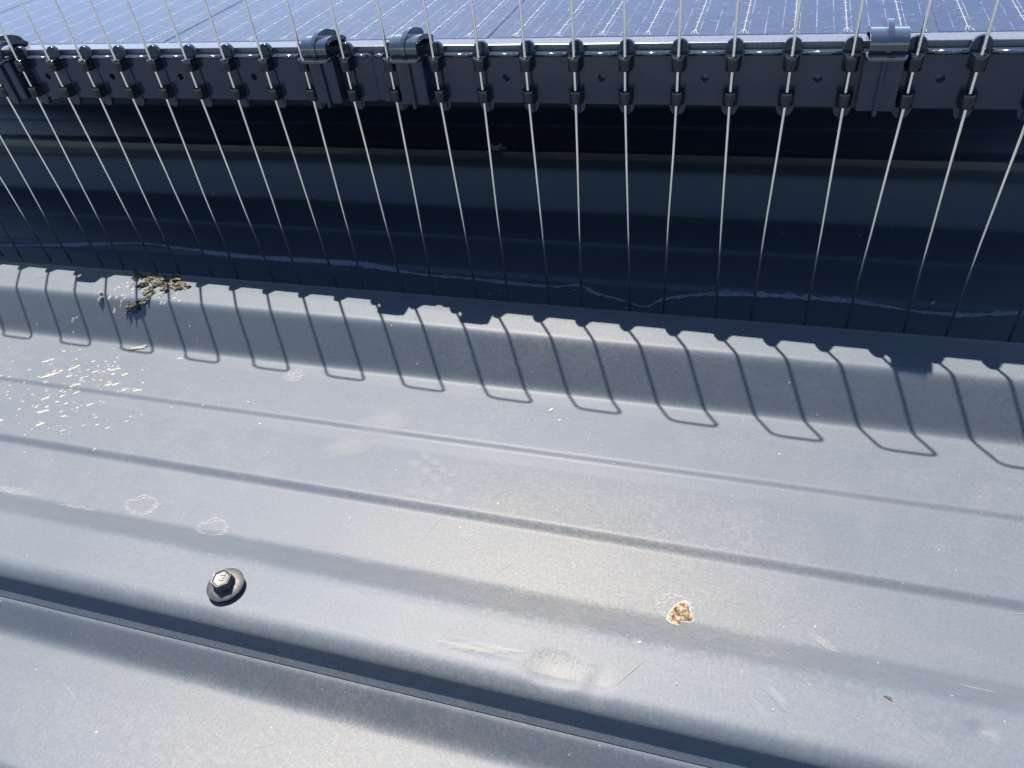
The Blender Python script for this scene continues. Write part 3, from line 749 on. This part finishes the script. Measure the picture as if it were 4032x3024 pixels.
# chalky stains: thin films on the paint
MS = {('ring', i): mat_ring('ring_stain', 'ring', i + 1.0, (0.23, 0.24, 0.25), 0.75) for i in range(2)}
MS[('patch', 0)] = mat_ring('blotch_stain', 'patch', 5.0, (0.23, 0.24, 0.25), 0.60)
MS[('smudge', 0)] = mat_ring('smudge_stain', 'smudge', 8.0, (0.17, 0.188, 0.207), 0.46)
def stain(x, y, rx, ry, rot, kind, label, group=None, n=14):
    mat = MS.get((kind, int(abs(x) * 1e4) % 2)) or MS[(kind, 0)]
    vs, fs = [], []; ca, sa = math.cos(rot), math.sin(rot)
    for i in range(n + 1):
        for j in range(n + 1):
            u, v = -1 + 2 * i / n, -1 + 2 * j / n
            vs.append((u, v, surf(x + ca * u * rx - sa * v * ry, y + sa * u * rx + ca * v * ry) + 0.00022))
    for i in range(n):
        for j in range(n): a = i * (n + 1) + j; fs.append((a, a + n + 1, a + n + 2, a + 1))
    me = mesh('stain', vs, fs)
    for p in me.polygons: p.use_smooth = True
    o = link('chalky_stain', me, mat); o.location = (x, y, 0); o.scale = (rx, ry, 1); o.rotation_euler = (0, 0, rot)
    tag(o, label, 'stain', group); return o
stain(-0.2504, 0.2715, 0.0085, 0.0080, 0.4, 'patch', 'white scribbly round stain at the rib foot beside a wire loop shadow')
stain(-0.2779, 0.1647, 0.0125, 0.0078, 0.1, 'ring', 'wide faint white ring stain on the pan, up and left of the screw')
stain(-0.2315, 0.1600, 0.0105, 0.0080, 0.1, 'ring', 'bright white oval ring stain at the rib foot just above the screw')
stain(-0.0125, 0.1690, 0.0098, 0.0080, 0.3, 'ring', 'pale halo stain around the brown dropping')
stain(0.0441, 0.1673, 0.0075, 0.0022, -0.5, 'patch', 'small white scuff on the pan, right of the brown dropping')
stain(0.0917, 0.1560, 0.0080, 0.0014, 0.0, 'patch', 'white crust line along the rib foot near the right edge')
stain(-0.3560, 0.1575, 0.0200, 0.0030, 0.03, 'patch', 'white crusty line along the rib foot at the left edge')
stain(-0.3100, 0.1555, 0.0160, 0.0025, 0.03, 'patch', 'faint white crust along the rib foot, below the wide ring stain')
stain(-0.1089, 0.1853, 0.0042, 0.0042, 0.0, 'patch', 'little chalky mark just nearer than the lower groove, mid picture')
sm = [(-0.1467, 0.2264, .004, .003), (-0.1401, 0.2233, .0042, .0026), (-0.134, 0.219, .0042, .0028), (-0.1421, 0.2162, .0042, .0036), (-0.1362, 0.2126, .0052, .0034), (-0.1495, 0.2201, .004, .0032), (-0.1286, 0.2163, .0026, .0018), (-0.1259, 0.2059, .0036, .0042), (-0.1324, 0.2009, .0046, .0034), (-0.1431, 0.2011, .0036, .0022)]
shoe = empty('shoe_print', (-0.139, 0.2140, 0.0)); tag(shoe, 'pale dusty shoe print of small tread marks between the two grooves', 'shoe print')
for x, y, a, b in sm:
    o = stain(x, y, a * 1.25, b * 1.25, -0.3, 'smudge', '', None, 8); o.name = 'tread_mark'; del o['label']; del o['category']
    o.parent = shoe; o.location = (x + 0.139, y - 0.2140, 0)
stain(0.0204, 0.1218, 0.0075, 0.0022, -0.75, 'smudge', 'pale slanting scuff on the nearest rib, lower of a pair', None, 8)
stain(0.0252, 0.1275, 0.0075, 0.0022, -0.75, 'smudge', 'pale slanting scuff on the nearest rib, upper of a pair', None, 8)
stain(-0.1785, 0.2438, .022, .014, 0.5, 'smudge', 'broad pale wiped smear above the upper groove, left of the shoe print')
stain(-0.1906, 0.2231, .020, .012, 0.5, 'smudge', 'broad pale wiped smear below the upper groove, left of the shoe print')

MS[('streak', 0)] = mat_ring('streaky_film', 'streak', 12.0, (0.24, 0.24, 0.238), 0.55)  # pale uneven films laid over the dents of the nearest rib
stain(-0.0480, 0.1190, 0.0160, 0.0085, 0.10, 'streak', 'whitish uneven patch at the dent on the nearest rib, mid bottom')
stain(-0.0780, 0.1203, 0.0200, 0.0022, 0.13, 'streak', 'long tapering whitish line running left from the dent on the nearest rib')
stain(-0.0310, 0.1175, 0.0040, 0.0050, -0.9, 'streak', 'small whitish crescent mark right of the dent on the nearest rib', None, 8)

# raised pale wavy line on the pan below the panel
LINE = [(-0.72, 0.3650), (-0.65, 0.3705), (-0.5924, 0.3759), (-0.4952, 0.3866), (-0.4593, 0.3921), (-0.4237, 0.3903), (-0.3846, 0.3882), (-0.3526, 0.3879), (-0.2687, 0.3902), (-0.2173, 0.386), (-0.189, 0.386), (-0.1348, 0.3852), (-0.1177, 0.3859), (-0.105, 0.3896), (-0.0935, 0.3832), (-0.0746, 0.3782), (-0.0594, 0.3732), (-0.0514, 0.3812), (-0.0367, 0.3876), (-0.0218, 0.3919), (0.0081, 0.3945), (0.0371, 0.3955), (0.0651, 0.3954), (0.0919, 0.392), (0.1179, 0.3925), (0.1477, 0.3978), (0.22, 0.402)]
pl = bez(LINE, 14); vs, fs = [], []
for i, (x, y) in enumerate(pl):
    wd = 0.0019 * (0.75 + 0.9 * noise.noise((x * 30, 0, 2)) + 0.9 * noise.noise((x * 190, 0, 4)))
    wd *= 1.0 - 0.85 * math.exp(-((x + 0.066) / 0.012) ** 2)
    wd = max(wd, 0.0003); e1 = 0.0010 * noise.noise((x * 400, 3, 1)); e2 = 0.0010 * noise.noise((x * 400, 9, 1))
    for f, hz in ((-1, 0.0001), (-0.5, 0.0007), (0, 0.0009), (0.5, 0.0007), (1, 0.0001)):
        yy = y + f * wd + (e1 if f < 0 else e2) * abs(f)
        vs.append((x, yy, surf(x, yy) + hz * (0.8 + 0.6 * noise.noise((x * 300, f, 1)))))
for i in range(len(pl) - 1):
    for j in range(4): a = i * 5 + j; fs.append((a, a + 5, a + 6, a + 1))
me = mesh('wavy_line', vs, fs)
for p in me.polygons: p.use_smooth = True
tag(link('wavy_line', me, M['pale_band']), 'wavy pale line on the dark pan below the panel', 'silt line')

# hairline scratches in the paint
M['scratch'] = mat_simple('scratched_paint', (0.112, 0.12, 0.13), 0.6, 0, 0.3, 400, 0.0, 0.2)
R3 = random.Random(21); vs, fs = [], []
for _ in range(46):
    x, y = R3.uniform(-0.40, 0.13), R3.uniform(0.06, 0.29); a = R3.choice((0.9, 1.3, 0.6, 2.2, 0.2)) + R3.gauss(0, 0.25); L_ = R3.uniform(0.004, 0.018); k_ = R3.gauss(0, 30); n = 10
    wd = R3.uniform(0.00005, 0.00012); o_ = len(vs)
    for i in range(n + 1):
        t = i / n; aa = a + k_ * t * L_; x += math.cos(aa) * L_ / n; y += math.sin(aa) * L_ / n; ww = wd * math.sin(math.pi * min(max(t, 0.08), 0.92))
        for sg in (-1, 1):
            px_, py_ = x - math.sin(aa) * ww * sg, y + math.cos(aa) * ww * sg; vs.append((px_, py_, surf(px_, py_) + 0.00012))
    for i in range(n): q = o_ + 2 * i; fs.append((q, q + 2, q + 3, q + 1))
sc_ = link('paint_scratches', mesh('paint_scratches', vs, fs), M['scratch']); sc_['kind'] = 'stuff'
